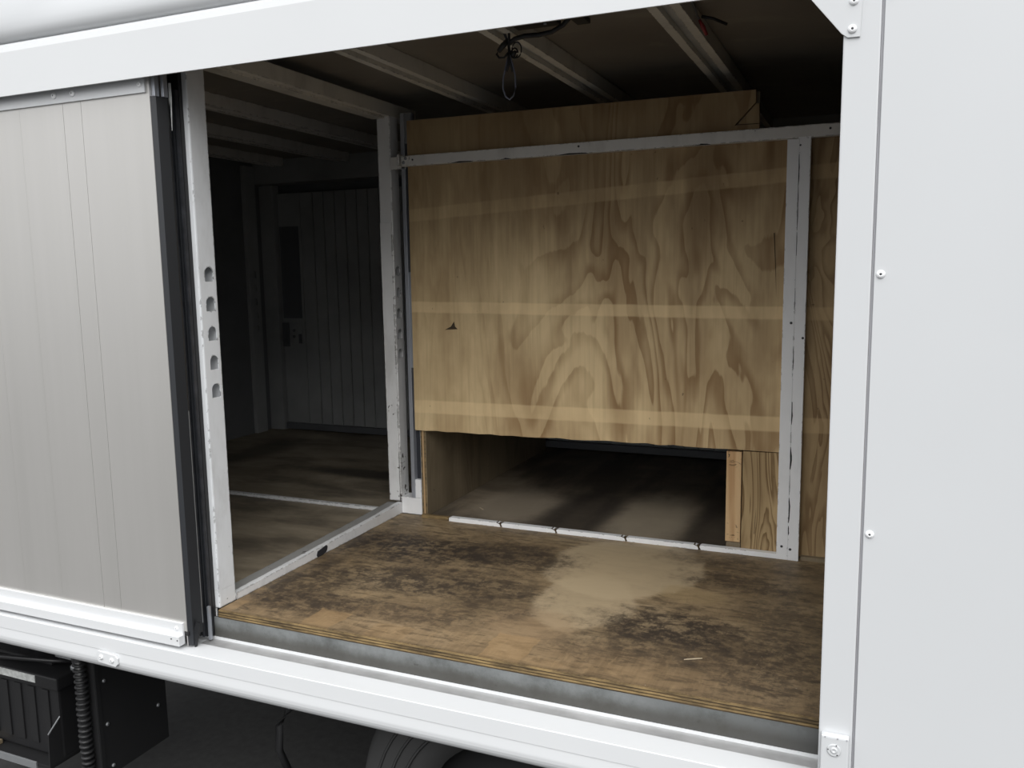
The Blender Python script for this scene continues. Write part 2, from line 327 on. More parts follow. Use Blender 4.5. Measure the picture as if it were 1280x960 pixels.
# ------------------------------------------------------------------ geometry helpers
WORLD = {}
class MB:
    def __init__(self): self.bm = bmesh.new()
    def _face(self, vs, mi=0):
        try:
            f = self.bm.faces.new(vs); f.material_index = mi; return f
        except ValueError: return None
    def box(self, x0, x1, y0, y1, z0, z1, bev=0.0, mi=0):
        b = bmesh.new(); v = [b.verts.new((x, y, z)) for z in (z0, z1) for y in (y0, y1) for x in (x0, x1)]
        for q in ((0, 2, 3, 1), (4, 5, 7, 6), (0, 1, 5, 4), (2, 6, 7, 3), (0, 4, 6, 2), (1, 3, 7, 5)): b.faces.new([v[i] for i in q])
        if bev > 0: bmesh.ops.bevel(b, geom=list(b.edges), offset=bev, segments=2, affect='EDGES', profile=0.6)
        self._merge(b, mi); return self
    def prism(self, poly, axis, lo, hi, bev=0.0, mi=0):
        """poly is a list of 2D points in the plane across axis: X->(y,z) Y->(x,z) Z->(x,y)"""
        def P(p, t): return {'X': (t, p[0], p[1]), 'Y': (p[0], t, p[1]), 'Z': (p[0], p[1], t)}[axis]
        b = bmesh.new(); n = len(poly)
        a = [b.verts.new(P(p, lo)) for p in poly]; c = [b.verts.new(P(p, hi)) for p in poly]
        b.faces.new(a); b.faces.new(c[::-1])
        for i in range(n): b.faces.new((a[i], c[i], c[(i+1) % n], a[(i+1) % n]))
        bmesh.ops.recalc_face_normals(b, faces=list(b.faces))
        if bev > 0: bmesh.ops.bevel(b, geom=list(b.edges), offset=bev, segments=2, affect='EDGES', profile=0.6)
        self._merge(b, mi); return self
    def tube(self, pts, r, seg=8, mi=0):
        b = bmesh.new(); pts = [Vector(p) for p in pts]; rings = []
        for i, p in enumerate(pts):
            t = (pts[min(i+1, len(pts)-1)] - pts[max(i-1, 0)]).normalized()
            a = t.cross(Vector((0, 0, 1)) if abs(t.z) < 0.9 else Vector((1, 0, 0))).normalized(); c = t.cross(a)
            rr = r[i] if isinstance(r, (list, tuple)) else r
            rings.append([b.verts.new(p + rr*(math.cos(2*math.pi*k/seg)*a + math.sin(2*math.pi*k/seg)*c)) for k in range(seg)])
        for i in range(len(rings)-1):
            for k in range(seg): b.faces.new((rings[i][k], rings[i][(k+1) % seg], rings[i+1][(k+1) % seg], rings[i+1][k]))
        b.faces.new(rings[0][::-1]); b.faces.new(rings[-1])
        bmesh.ops.recalc_face_normals(b, faces=list(b.faces))
        for f in b.faces: f.smooth = True
        self._merge(b, mi); return self
    def lathe(self, prof, c, axis='Y', seg=20, mi=0, closed=False):
        """prof (radius, along axis)"""
        b = bmesh.new(); rings = []
        for (r, t) in prof:
            ring = []
            for k in range(seg):
                a = 2*math.pi*k/seg; u, w = r*math.cos(a), r*math.sin(a)
                ring.append(b.verts.new({'Y': (c[0]+u, c[1]+t, c[2]+w), 'Z': (c[0]+u, c[1]+w, c[2]+t), 'X': (c[0]+t, c[1]+u, c[2]+w)}[axis]))
            rings.append(ring)
        rng = len(rings) if closed else len(rings)-1
        for i in range(rng):
            j = (i+1) % len(rings)
            for k in range(seg): b.faces.new((rings[i][k], rings[i][(k+1) % seg], rings[j][(k+1) % seg], rings[j][k]))
        if not closed:
            b.faces.new(rings[0]); b.faces.new(rings[-1][::-1])
        bmesh.ops.recalc_face_normals(b, faces=list(b.faces))
        for f in b.faces: f.smooth = True
        self._merge(b, mi); return self
    def _merge(self, b, mi):
        for f in b.faces: f.material_index = mi
        bmesh.ops.recalc_face_normals(b, faces=list(b.faces))
        me = bpy.data.meshes.new('tmp'); b.to_mesh(me); b.free(); self.bm.from_mesh(me); bpy.data.meshes.remove(me)
    def build(self, name, mats, parent=None, origin=None):
        if origin is None:
            if parent is not None: origin = WORLD[parent.name]
            else:
                xs = [v.co for v in self.bm.verts]
                origin = (sum(v.x for v in xs)/len(xs), sum(v.y for v in xs)/len(xs), min(v.z for v in xs))
        o = Vector(origin)
        for v in self.bm.verts: v.co -= o
        me = bpy.data.meshes.new(name); self.bm.to_mesh(me); self.bm.free()
        for m in (mats if isinstance(mats, (list, tuple)) else [mats]): me.materials.append(M[m])
        ob = bpy.data.objects.new(name, me); COL.objects.link(ob)
        if parent is not None:
            ob.parent = parent; ob.location = o - Vector(WORLD[parent.name])
        else: ob.location = o + Vector((0, 0, H))
        WORLD[ob.name] = tuple(o)
        return ob

def tag(o, label, cat, group=None, kind=None):
    if label: o['label'] = label
    if cat: o['category'] = cat
    if group: o['group'] = group
    if kind: o['kind'] = kind
    return o
def thing(name, loc, label, cat, group=None):
    o = bpy.data.objects.new(name, None); COL.objects.link(o); o.empty_display_size = 0.05
    o.location = Vector(loc) + Vector((0, 0, H)); WORLD[o.name] = tuple(loc)
    return tag(o, label, cat, group)
def struct(o, label=None): 
    o['kind'] = 'structure'
    if label: o['label'] = label
    return o
def B(*a, **k): return MB().box(*a, **k)

# shared rivet: pop rivet facing the camera side (-Y)
def rivet_mesh(r):
    mb = MB()
    prof = [(r, 0.0), (r*0.98, -0.0012), (r*0.8, -0.003), (r*0.45, -0.0042), (r*0.30, -0.0044), (r*0.26, -0.0030)]
    mb.lathe(prof, (0, 0, 0), 'Y', 20, 0)
    mb.lathe([(r*0.27, -0.0032), (r*0.2, -0.0036)], (0, 0, 0), 'Y', 12, 1)
    me = bpy.data.meshes.new('rivet'); mb.bm.to_mesh(me); mb.bm.free()
    me.materials.append(M['rivet_white']); me.materials.append(M['rivet_core'])
    return me
RV = rivet_mesh(0.0075)
def rivet(parent, x, y, z, s=1.0, name='rivet'):
    o = bpy.data.objects.new(name, RV); COL.objects.link(o); o.parent = parent
    o.location = Vector((x, y, z)) - Vector(WORLD[parent.name]); o.scale = (s, s, s)
    WORLD[o.name] = (x, y, z); return o

def boolean_cut(ob, cutters):
    for c in cutters:
        md = ob.modifiers.new('cut', 'BOOLEAN'); md.operation = 'DIFFERENCE'; md.solver = 'EXACT'; md.object = c
    bpy.context.view_layer.update()
    dg = bpy.context.evaluated_depsgraph_get()
    me = bpy.data.meshes.new_from_object(ob.evaluated_get(dg)); me.name = ob.name
    old = ob.data; ob.modifiers.clear(); ob.data = me; bpy.data.meshes.remove(old)
    for c in cutters:
        d = c.data; bpy.data.objects.remove(c); bpy.data.meshes.remove(d)

Zf = -0.911
# ================================================================== STRUCTURE
gm = B(-30, 30, -25, 35, -H-0.2, -H); struct(gm.build('ground', 'asphalt', origin=(0, 0, -H)))

# --- truck side: exterior panel right of the post
pr = struct(B(0.0012, 1.30, 1.600, 1.640, -0.995, 0.476, 0.0012).build('wall_right', 'white_gloss_paint'), 'large plain white riveted body panel right of the opening')
B(-0.0030, 0.0012, 1.6045, 1.62, -0.995, 0.476).build('joint_strip', 'joint_grey', pr)
rivet(pr, 0.0115, 1.600, -0.0165, 1.0); rivet(pr, 0.0115, 1.600, -0.481, 1.0); rivet(pr, 0.0125, 1.600, 0.447, 1.05)
# corner post of the opening
po = struct(B(-0.0624, -0.0034, 1.600, 1.665, -0.995, 0.476, 0.003).build('trim_3', 'white_gloss_paint'), 'white vertical post at the right edge of the opening')
gp = MB().prism([(-0.0655, 0.389), (-0.0555, 0.3815), (-0.036, 0.381), (-0.030, 0.575), (-0.218, 0.575)], 'Y', 1.5965, 1.5999, 0.0006).build('gusset_plate', 'white_gloss_paint', po)
rivet(gp, -0.0485, 1.5965, 0.3945, 1.0); rivet(gp, -0.0475, 1.5965, 0.4395, 1.0); rivet(gp, -0.16, 1.5965, 0.556, 1.0)
lk = B(-0.0575, -0.0085, 1.583, 1.5998, -1.005, -0.8725, 0.003).build('lock_block', 'white_gloss_paint', po)
MB().lathe([(0.0125, 0), (0.0122, -0.0016), (0.0105, -0.002), (0.0075, -0.0012), (0.006, -0.0012), (0.0055, -0.003), (0.0030, -0.003), (0.0022, -0.0016)], (-0.034, 1.583, -0.8985), 'Y', 24).build('lock_disc', 'white_gloss_paint', lk)
for (dx, dz) in ((-0.0105, 0.001), (0.004, 0.0105), (0.006, -0.008)):
    B(-0.034+dx-0.0012, -0.034+dx+0.0012, 1.5805, 1.5825, -0.8985+dz-0.001, -0.8985+dz+0.001).build('slot', 'rivet_core', lk)
for dx in (0.006, 0.028, 0.044):
    B(-0.0575+dx, -0.0575+dx+0.0025, 1.5822, 1.586, -0.8762, -0.8738).build('chip', 'joint_grey', lk)

# top rail over the opening
rail_prof = [(1.600, 0.4765), (1.6005, 0.476), (1.604, 0.476), (1.6045, 0.597), (1.70, 0.597), (1.70, 0.606), (1.608, 0.608), (1.6005, 0.600), (1.598, 0.585)]
tr = struct(MB().prism(rail_prof, 'X', -3.7, 1.30).build('trim_1', 'white_extrusion'), 'broad white rail over the cargo opening')
pf = [(1.70, 0.608), (1.618, 0.6085), (1.606, 0.614), (1.599, 0.624), (1.596, 0.638), (1.597, 0.655), (1.601, 0.675), (1.608, 0.70), (1.62, 0.735), (1.637, 0.775), (1.66, 0.81), (1.70, 0.835)]
mb = MB().prism(pf, 'X', -3.7, 1.30)
for f in mb.bm.faces: f.smooth = len(f.verts) == 4
struct(mb.build('trim_4', 'white_gloss_paint'), 'rounded white roof edge above the rail')

B(-3.7, 1.10, 1.6055, 1.70, 0.585, 0.5965).build('rail_shade_sheet', 'dark_metal', tr)  # dark sheet standing in for the shade up behind the rail
# sill under the opening
a0 = [(1.600, -0.9925), (1.6015, -0.991), (1.664, -0.991), (1.667, -0.9965), (1.7092, -0.9965), (1.7096, -0.9890), (1.7125, -0.9890), (1.7125, -1.095), (1.66, -1.0985)]
rb = [(1.640-0.040*math.sin(a)*1.0, -1.0585-0.040*math.cos(a)) for a in [math.radians(5+i*12) for i in range(8)]]
a0 += rb + [(1.600, -1.0560), (1.6014, -1.0330), (1.6014, -1.0322), (1.600, -1.0310)]
mb = MB().prism(a0, 'X', -3.7, 1.30)
si = struct(mb.build('trim_2', 'white_extrusion'), 'white metal sill running below the opening and the sliding door')
B(-1.6515, 1.28, 1.6675, 1.7090, -0.9975, -0.9958).build('track_floor', 'track_aluminium', si)
# small oval plate with two bolts on the sill
pl = MB().prism([(-1.957+0.006, -1.0335), (-1.957, -1.040), (-1.957, -1.060), (-1.957+0.006, -1.067), (-1.879-0.010, -1.0715), (-1.879, -1.062), (-1.879, -1.046), (-1.879-0.010, -1.0375)], 'Y', 1.594, 1.5999, 0.001).build('joint_plate', 'white_extrusion', si)
rivet(pl, -1.940, 1.594, -1.0505, 1.05, 'bolt'); rivet(pl, -1.900, 1.594, -1.0535, 1.05, 'bolt')

# interior shell
cl = struct(B(-3.30, 1.15, 1.70, 4.10, 0.635, 0.66).build('ceiling', 'ceiling_board'), 'dark stained board ceiling of the cargo box')
struct(B(-3.7, 1.30, 1.70, 4.15, 0.70, 0.835).build('roof', 'white_gloss_paint'))
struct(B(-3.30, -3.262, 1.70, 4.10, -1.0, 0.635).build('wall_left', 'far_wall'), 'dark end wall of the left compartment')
struct(B(1.10, 1.15, 1.66, 4.10, -1.0, 0.635).build('wall_right_inner', 'wall_inside'))
struct(B(-3.7, -3.30, 1.61, 4.10, -0.99, 0.476).build('wall_front', 'white_gloss_paint'))
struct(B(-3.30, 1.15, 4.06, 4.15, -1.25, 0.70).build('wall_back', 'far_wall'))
# floor: a steel deck with plywood sheets laid on it
fl = struct(B(-3.28, 1.12, 1.716, 4.05, -0.991, -0.9345).build('floor', 'dark_metal'), 'steel deck of the cargo box under worn plywood sheets')
B(-3.28, 1.10, 1.7126, 1.716, -0.9885, -0.9335).build('edge_channel', 'galvanised_steel', fl)
mb = MB()
fs = B(-1.6205, 1.10, 1.7175, 2.700, -0.9155, Zf).build('plywood_sheet', 'floor_front', fl)
fs['label'] = 'brown stained plywood with pale bare patch'
for (z0, z1, y0, m) in ((-0.9335, -0.9300, 1.7135, 'plywood_edge_dark'), (-0.9300, -0.9262, 1.712, 'plywood_edge'), (-0.9262, -0.9235, 1.7145, 'plywood_edge_dark'), (-0.9235, -0.9195, 1.7125, 'plywood_edge'), (-0.9195, -0.9165, 1.7145, 'plywood_edge_dark'), (-0.9165, -0.9125, 1.7135, 'plywood_edge')):
    B(-1.6205, 1.10, y0, 1.80, z0, z1).build('ply_layer', m, fs)
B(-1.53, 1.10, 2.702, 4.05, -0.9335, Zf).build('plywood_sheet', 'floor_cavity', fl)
B(-3.26, -1.683, 1.7165, 2.692, -0.9335, Zf).build('plywood_sheet', 'floor_left', fl)
B(-3.26, -1.683, 2.710, 4.05, -0.9335, Zf).build('plywood_sheet', 'floor_left', fl)

# far side door of upright slats
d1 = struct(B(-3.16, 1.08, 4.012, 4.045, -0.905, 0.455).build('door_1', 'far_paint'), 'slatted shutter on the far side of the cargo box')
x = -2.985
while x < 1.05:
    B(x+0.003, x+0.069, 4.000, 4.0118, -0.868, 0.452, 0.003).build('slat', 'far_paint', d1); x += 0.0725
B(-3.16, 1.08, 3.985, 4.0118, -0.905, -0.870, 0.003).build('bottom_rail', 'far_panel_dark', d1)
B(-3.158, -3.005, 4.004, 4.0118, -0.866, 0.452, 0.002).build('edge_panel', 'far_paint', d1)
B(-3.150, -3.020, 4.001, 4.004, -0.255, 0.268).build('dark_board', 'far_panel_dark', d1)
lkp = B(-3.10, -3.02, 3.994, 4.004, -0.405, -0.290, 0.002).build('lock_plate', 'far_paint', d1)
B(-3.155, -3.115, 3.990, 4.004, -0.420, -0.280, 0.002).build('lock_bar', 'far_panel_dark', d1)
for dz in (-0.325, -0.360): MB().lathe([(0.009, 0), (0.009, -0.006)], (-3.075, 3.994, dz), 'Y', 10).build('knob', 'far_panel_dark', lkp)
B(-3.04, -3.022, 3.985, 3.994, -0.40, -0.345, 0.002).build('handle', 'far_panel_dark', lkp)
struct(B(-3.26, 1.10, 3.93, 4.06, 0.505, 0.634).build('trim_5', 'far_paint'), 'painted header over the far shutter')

# ================================================================== FRAME POSTS
def slot_poly(yc, z0, z1, w):
    r = w/2; pts = [(yc-r, z0), (yc+r, z0)]
    pts += [(yc + r*math.cos(a), z1-r + r*math.sin(a)) for a in [math.pi*i/10 for i in range(11)]]
    return pts
def slotted_post(name, x0, x1, y0, y1, z0, z1, slots, sw, sh, sy, mat, label, group='slotted frame posts'):
    t = thing(name, ((x0+x1)/2, (y0+y1)/2, z0), label, 'post', group)
    body = B(x0, x1, y0, y1, z0, z1, 0.004).build('post_body', [mat, 'frame_paint'], t)
    inner = B(x0+0.003, x1-0.003, y0+0.003, y1-0.003, z0+0.05, z1-0.05).build('cut_inner', mat, t)
    mb = MB()
    for zc in slots: mb.prism(slot_poly(sy, zc-sh/2, zc+sh/2, sw), 'X', x1-0.02, x1+0.02)
    holes = mb.build('cut_holes', mat, t)
    boolean_cut(body, [inner, holes])
    return t
SL = [0.002, -0.0765, -0.155, -0.233, -0.309]
pA = slotted_post('frame_post', -1.682, -1.622, 1.722, 1.787, Zf, 0.60, SL, 0.031, 0.038, 1.7595, 'frame_paint',
    'white painted post with arched slots beside the sliding door')
B(-1.650, -1.632, 1.7208, 1.7235, -0.9885, Zf-0.0005, 0.0008).build('foot_plate', 'frame_paint_worn', pA)
pB = slotted_post('frame_post', -1.676, -1.622, 2.708, 2.765, -0.866, 0.60, [0.005, -0.073, -0.151, -0.229, -0.301], 0.030, 0.034, 2.7335, 'frame_paint_worn',
    'chipped white post with arched slots left of the plywood partition')
B(-1.674, -1.626, 2.7035, 2.708, -0.864, 0.180, 0.001).build('cover_strip', 'frame_paint_worn', pB)
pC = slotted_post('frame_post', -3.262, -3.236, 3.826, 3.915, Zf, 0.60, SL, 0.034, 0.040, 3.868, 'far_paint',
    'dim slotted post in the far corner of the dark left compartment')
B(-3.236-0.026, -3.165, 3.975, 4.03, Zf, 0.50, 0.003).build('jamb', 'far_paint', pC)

t = thing('ceiling_rail', (-1.65, 2.3, 0.552), 'pale painted rail under the ceiling joining the two slotted posts', 'rail')
B(-1.676, -1.620, 1.73, 2.90, 0.556, 0.603, 0.002).build('rail_body', 'beam_paint', t)
B(-1.690, -1.640, 1.73, 2.704, 0.549, 0.556, 0.001).build('lower_flange', 'beam_paint', t)

t = thing('floor_rail', (-1.65, 2.25, Zf), 'worn white floor rail running back from the sliding door', 'rail')
MB().prism([(1.789, Zf), (2.7065, Zf), (2.7065, -0.868), (2.45, -0.8775), (1.789, -0.890)], 'X', -1.640, -1.6206, 0.0015).build('side_face', 'sill_paint', t)
MB().prism([(1.789, Zf), (2.7065, Zf), (2.7065, -0.872), (2.45, -0.8805), (1.789, -0.893)], 'X', -1.6820, -1.6415, 0.0015).build('top_flange', 'sill_top_paint', t)
B(-1.622, -1.535, 2.7055, 2.765, Zf, -0.846, 0.002).build('return_block', 'frame_paint_clean', t)
MB().prism([(2.168, -0.914), (2.162, -0.903), (2.168, -0.891), (2.215, -0.884), (2.222, -0.890), (2.218, -0.902), (2.210, -0.908)], 'X', -1.626, -1.6190, 0.001).build('drain_slot', 'dark_recess', t)

# aluminium track between the back post and the plywood
t = thing('aluminium_track', (-1.553, 2.715, -0.845), 'narrow grey aluminium track left of the plywood partition', 'track')
B(-1.574, -1.532, 2.722, 2.728, -0.845, 0.56).build('back_plate', 'dark_recess', t)
B(-1.574, -1.559, 2.700, 2.722, -0.845, 0.56, 0.001).build('flange', 'aluminium', t)
B(-1.5345, -1.5315, 2.706, 2.722, -0.845, 0.56).build('flange', 'aluminium', t)
ins = B(-1.559, -1.5345, 2.703, 2.7215, -0.352, 0.0, 0.001).build('insert', 'aluminium', t)
B(-1.559, -1.5345, 2.703, 2.7215, 0.455, 0.56, 0.001).build('insert', 'dull_steel', t)
B(-1.559, -1.5345, 2.703, 2.7215, -0.845, -0.775, 0.001).build('end_block', 'frame_paint_clean', t)

# ================================================================== PARTITION
def wavy_bottom(x0, x1, z0, z1, n, amp):
    return [(x0+(x1-x0)*i/n, z0+(z1-z0)*i/n+random.uniform(-amp, amp)) for i in range(n+1)]
t = thing('plywood_partition', (-0.9, 2.70, -0.585), 'large knotty plywood sheet with pale bands closing off the cargo box', 'panel')
bot = wavy_bottom(-1.545, -0.408, -0.581, -0.574, 26, 0.0025)
poly = bot + [(-0.20, -0.575), (-0.20, 0.40), (-0.332, 0.40), (-0.332, 0.4235), (-0.405, 0.4245), (-0.343, 0.488), (-0.344, 0.524), (-1.541, 0.530)]
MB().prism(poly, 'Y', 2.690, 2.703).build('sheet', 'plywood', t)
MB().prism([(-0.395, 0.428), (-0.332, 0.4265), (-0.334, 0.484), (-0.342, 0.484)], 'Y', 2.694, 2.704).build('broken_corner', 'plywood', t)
B(-0.41, -0.333, 2.7045, 2.716, 0.40, 0.52).build('backing_block', 'plywood_plain', t)
MB().prism([(-1.410, -0.208), (-1.385, -0.196), (-1.372, -0.178), (-1.368, -0.196), (-1.358, -0.205)], 'Y', 2.6892, 2.691).build('gouge', 'plywood_edge_dark', t)
MB().prism([(-0.282, 0.10), (-0.274, -0.02), (-0.270, -0.09), (-0.2735, 0.0), (-0.279, 0.10)], 'Y', 2.6893, 2.691).build('crack', 'plywood_edge_dark', t)

t = thing('plywood_infill', (-0.28, 2.70, Zf), 'small strongly grained plywood piece below the partition beside the pine batten', 'panel')
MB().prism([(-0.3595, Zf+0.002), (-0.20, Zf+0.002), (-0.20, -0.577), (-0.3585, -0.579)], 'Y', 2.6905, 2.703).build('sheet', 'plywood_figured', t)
MB().prism([(-0.3195, -0.845), (-0.317, -0.79), (-0.3145, -0.76), (-0.3165, -0.81), (-0.318, -0.846)], 'Y', 2.6898, 2.691).build('crack', 'plywood_edge_dark', t)

t = thing('pine_batten', (-0.385, 2.715, -0.908), 'short pale pine batten at the right end of the low opening', 'batten')
B(-0.4095, -0.3625, 2.691, 2.735, -0.8785, -0.5825, 0.0015).build('batten', 'pine', t)
bk = B(-0.4065, -0.3615, 2.692, 2.735, -0.9085, -0.8805, 0.001).build('packing_block', 'plywood_plain', t); bk['label'] = 'weathered grey packing block'

t = thing('plywood_divider', (-1.518, 3.2, Zf), 'upright plywood divider edge on forming left side of low cavity', 'panel')
B(-1.5315, -1.5085, 2.7045, 3.95, Zf+0.0005, 0.50).build('sheet', 'plywood_plain', t)
for k in range(3): B(-1.5305+k*0.0075, -1.5265+k*0.0075, 2.7030, 2.7045, Zf+0.001, -0.586).build('ply_layer', 'plywood_edge' if k != 1 else 'pine', t)

t = thing('plywood_bulkhead', (0.3, 2.71, Zf), 'tall dim plywood sheet right of the white stud behind the corner post', 'panel')
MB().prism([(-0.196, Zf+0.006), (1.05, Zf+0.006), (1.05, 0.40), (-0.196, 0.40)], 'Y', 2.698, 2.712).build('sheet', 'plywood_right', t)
B(-0.176, 1.05, 2.680, 2.6975, Zf, Zf+0.012).build('bottom_strip', 'plywood_plain', t)

t = thing('cross_rail', (-0.8, 2.675, 0.37), 'chipped white metal rail bolted level across the plywood partition', 'rail')
B(-1.5525, 1.05, 2.665, 2.6895, 0.3705, 0.4065, 0.0015).build('rail_body', 'rail_paint', t)
B(-1.5535, -1.518, 2.6625, 2.665, 0.3715, 0.4055, 0.0008).build('end_plate', 'rail_paint', t)
br = B(-1.6215, -1.556, 2.700, 2.7035, 0.366, 0.410, 0.001).build('bracket', 'rail_paint', t)
B(-1.5725, -1.5635, 2.668, 2.7, 0.374, 0.414, 0.001).build('bracket_tab', 'rail_paint', br)
for (bx, bz) in ((-1.542, 0.383), (-1.5335, 0.397)): MB().lathe([(0.006, 0), (0.006, -0.002), (0.004, -0.003)], (bx, 2.6625, bz), 'Y', 12).build('bolt', 'dull_steel', t)
for (bx, bz) in ((-1.507, 0.391), (-0.893, 0.394), (-0.13, 0.392)): MB().lathe([(0.0035, 0), (0.0035, -0.0008)], (bx, 2.665, bz), 'Y', 10).build('hole', 'rivet_core', t)
for (xa, xb) in ((-1.36, -1.27), (-1.17, -1.13), (-0.97, -0.86), (-0.52, -0.47)):
    MB().prism([(xa, 0.3700), (xb, 0.3700), (xb-0.01, 0.3728), (xa+0.4*(xb-xa), 0.3748), (xa+0.015, 0.3720)], 'Y', 2.6644, 2.667).build('chip', 'dark_metal', t)

t = thing('stud', (-0.213, 2.67, Zf), 'white metal stud with scraped dark streaks at right of the plywood partition', 'stud')
B(-0.2475, -0.2140, 2.6655, 2.690, Zf+0.0005, 0.3690, 0.001).build('left_flange', 'frame_paint_clean', t)
B(-0.2135, -0.1815, 2.6640, 2.690, Zf+0.0005, 0.3695, 0.0012).build('right_flange', 'frame_paint_clean', t)
MB().prism([(-0.2170, 0.3690), (-0.1815, 0.3690), (-0.1815, 0.3735), (-0.2170, 0.3735)], 'Y', 2.6642, 2.6650).build('cap', 'frame_paint_clean', t)
# long scraped streaks down the joint of the two flanges
for (za, zb, w) in ((0.235, 0.325, 0.0032), (0.105, 0.235, 0.0024), (0.03, 0.10, 0.002), (-0.125, -0.07, 0.0018), (-0.31, -0.24, 0.0022), (-0.48, -0.41, 0.0045), (-0.62, -0.55, 0.005), (-0.70, -0.64, 0.002), (-0.79, -0.71, 0.0048), (-0.83, -0.80, 0.0035)):
    n = max(4, int((zb-za)/0.012)); L, Rr = [], []
    for i in range(n+1):
        z = za+(zb-za)*i/n; k = 0.35+0.65*math.sin(math.pi*min(1, (i+0.2)/n)); L.append((-0.2138-w*0.2*random.random(), z)); Rr.append((-0.2138+w*k*random.uniform(0.6, 1.1), z))
    MB().prism(L+Rr[::-1], 'Y', 2.6634, 2.6644).build('streak', 'dark_metal', t)
for (cx, cz, r) in ((-0.2225, -0.170, 0.004), (-0.188, -0.215, 0.004), (-0.232, -0.868, 0.004), (-0.2065, -0.875, 0.0045), (-0.2105, 0.350, 0.003)):
    MB().lathe([(r, 0), (r*0.8, -0.0008)], (cx, 2.6642, cz), 'Y', 10).build('hole', 'rivet_core', t)

t = thing('floor_strip', (-0.85, 2.68, Zf), 'notched white metal strip on the floor below the plywood partition', 'strip')
xs = [-1.405, -1.195, -0.985, -0.735, -0.490, -0.240]
for i in range(5):
    MB().prism([(xs[i]+0.003, Zf), (xs[i+1]-0.001, Zf), (xs[i+1]-0.001, -0.8985), (xs[i+1]-0.010, -0.8955), (xs[i]+0.008, -0.8955), (xs[i]+0.003, -0.898)], 'Y', 2.668, 2.6895, 0.0008).build('segment', 'frame_paint_clean', t)
B(-1.52, -1.408, 2.674, 2.690, Zf, -0.8985, 0.001).build('timber_end', 'plywood_edge', t)
for x in xs[1:-1]: MB().prism([(x+0.000, -0.9090), (x+0.007, -0.9090), (x+0.001, -0.8985), (x-0.016, -0.8945), (x-0.012, -0.8965), (x-0.003, -0.9000)], 'Y', 2.6665, 2.686).build('rusty_notch', 'plywood_edge_dark', t)

t = thing('compartment_strip', (-2.4, 2.70, Zf), 'chipped pale strip across the floor of the dark left compartment', 'strip')
MB().prism([(-3.22, Zf), (-1.722, Zf), (-1.718, -0.898), (-3.22, -0.8985)], 'Y', 2.6925, 2.7095, 0.001).build('segment', 'sill_paint', t)

# ================================================================== CEILING BEAMS
def beam(xl, xr, z0, z1, y0, y1, label, mat='beam_paint'):
    t = thing('ceiling_beam', ((xl+xr)/2, (y0+y1)/2, z0), label, 'beam', 'roof beams across the ceiling')
    w = (xr-xl)
    B(xl, xl+0.024, y0, y1, z0, z1-0.0005, 0.001).build('flange', mat, t)
    B(xr-0.024, xr, y0, y1, z0, z1-0.0005, 0.001).build('flange', mat, t)
    B(xl+0.0245, xr-0.0245, y0, y1, z0+0.014, z1-0.0005).build('web', 'beam_web' if mat == 'beam_paint' else mat, t)
    return t
beam(-1.362, -1.285, 0.590, 0.635, 1.72, 3.9, 'pale ceiling beam nearest the slotted posts, left of the hanging wires')
beam(-0.930, -0.855, 0.590, 0.635, 1.72, 3.9, 'pale ceiling beam with black wires hanging from its front end')
b3 = beam(-0.503, -0.426, 0.590, 0.635, 1.72, 3.9, 'rightmost pale ceiling beam, above the right end of the plywood partition')
beam(-2.235, -2.160, 0.590, 0.635, 1.75, 3.9, 'dim ceiling beam in the left compartment, first beyond the ceiling rail', 'rail_paint')
beam(-2.665, -2.590, 0.590, 0.635, 1.75, 3.9, 'dim ceiling beam in the left compartment, middle of the three', 'rail_paint')
beam(-3.095, -3.020, 0.590, 0.635, 1.75, 3.9, 'dim ceiling beam in the left compartment, nearest the far end wall', 'rail_paint')

# wires and fittings on the ceiling
t = thing('wire_bundle', (-0.87, 2.05, 0.59), 'tangle of black wires hanging from a ceiling beam', 'wire')
def arc(cx, cz, rx, rz, y, a0, a1, n=14, dy=0.0): return [(cx+rx*math.cos(math.radians(a0+(a1-a0)*i/n)), y+dy*i/n, cz+rz*math.sin(math.radians(a0+(a1-a0)*i/n))) for i in range(n+1)]
lp = [(-0.872, 2.05, 0.545), (-0.880, 2.05, 0.515), (-0.888, 2.05, 0.485), (-0.889, 2.05, 0.46), (-0.882, 2.05, 0.440), (-0.871, 2.05, 0.432), (-0.860, 2.05, 0.440), (-0.854, 2.05, 0.462), (-0.855, 2.05, 0.49), (-0.862, 2.05, 0.52), (-0.870, 2.05, 0.545)]
MB().tube(lp, 0.0021).build('loop', 'wire_blue_grey', t)
MB().tube([(-0.880, 2.03, 0.607), (-0.878, 2.04, 0.59), (-0.872, 2.05, 0.57), (-0.870, 2.05, 0.548), (-0.872, 2.05, 0.52), (-0.879, 2.05, 0.502)], 0.0038).build('wire', 'cable_black', t)
MB().tube([(-0.862, 2.03, 0.607), (-0.866, 2.04, 0.585), (-0.871, 2.05, 0.56), (-0.870, 2.05, 0.535), (-0.862, 2.05, 0.50)], 0.0034).build('wire', 'cable_black', t)
MB().tube([(-0.874, 2.045, 0.578), (-0.885, 2.045, 0.57), (-0.897, 2.045, 0.556), (-0.903, 2.045, 0.545), (-0.896, 2.045, 0.536), (-0.882, 2.045, 0.535), (-0.871, 2.045, 0.545)], 0.0030).build('loop', 'cable_black', t)
MB().tube(arc(-0.850, 0.551, 0.013, 0.019, 2.05, 100, 460, 18), 0.0017).build('loop', 'cable_black', t)
MB().tube(arc(-0.858, 0.545, 0.009, 0.012, 2.055, 0, 340, 14), 0.0022).build('loop', 'cable_black', t)
MB().tube([(-0.898, 2.045, 0.551), (-0.884, 2.045, 0.565), (-0.874, 2.045, 0.572)], [0.006, 0.008, 0.006]).build('connector', 'black_plastic', t)
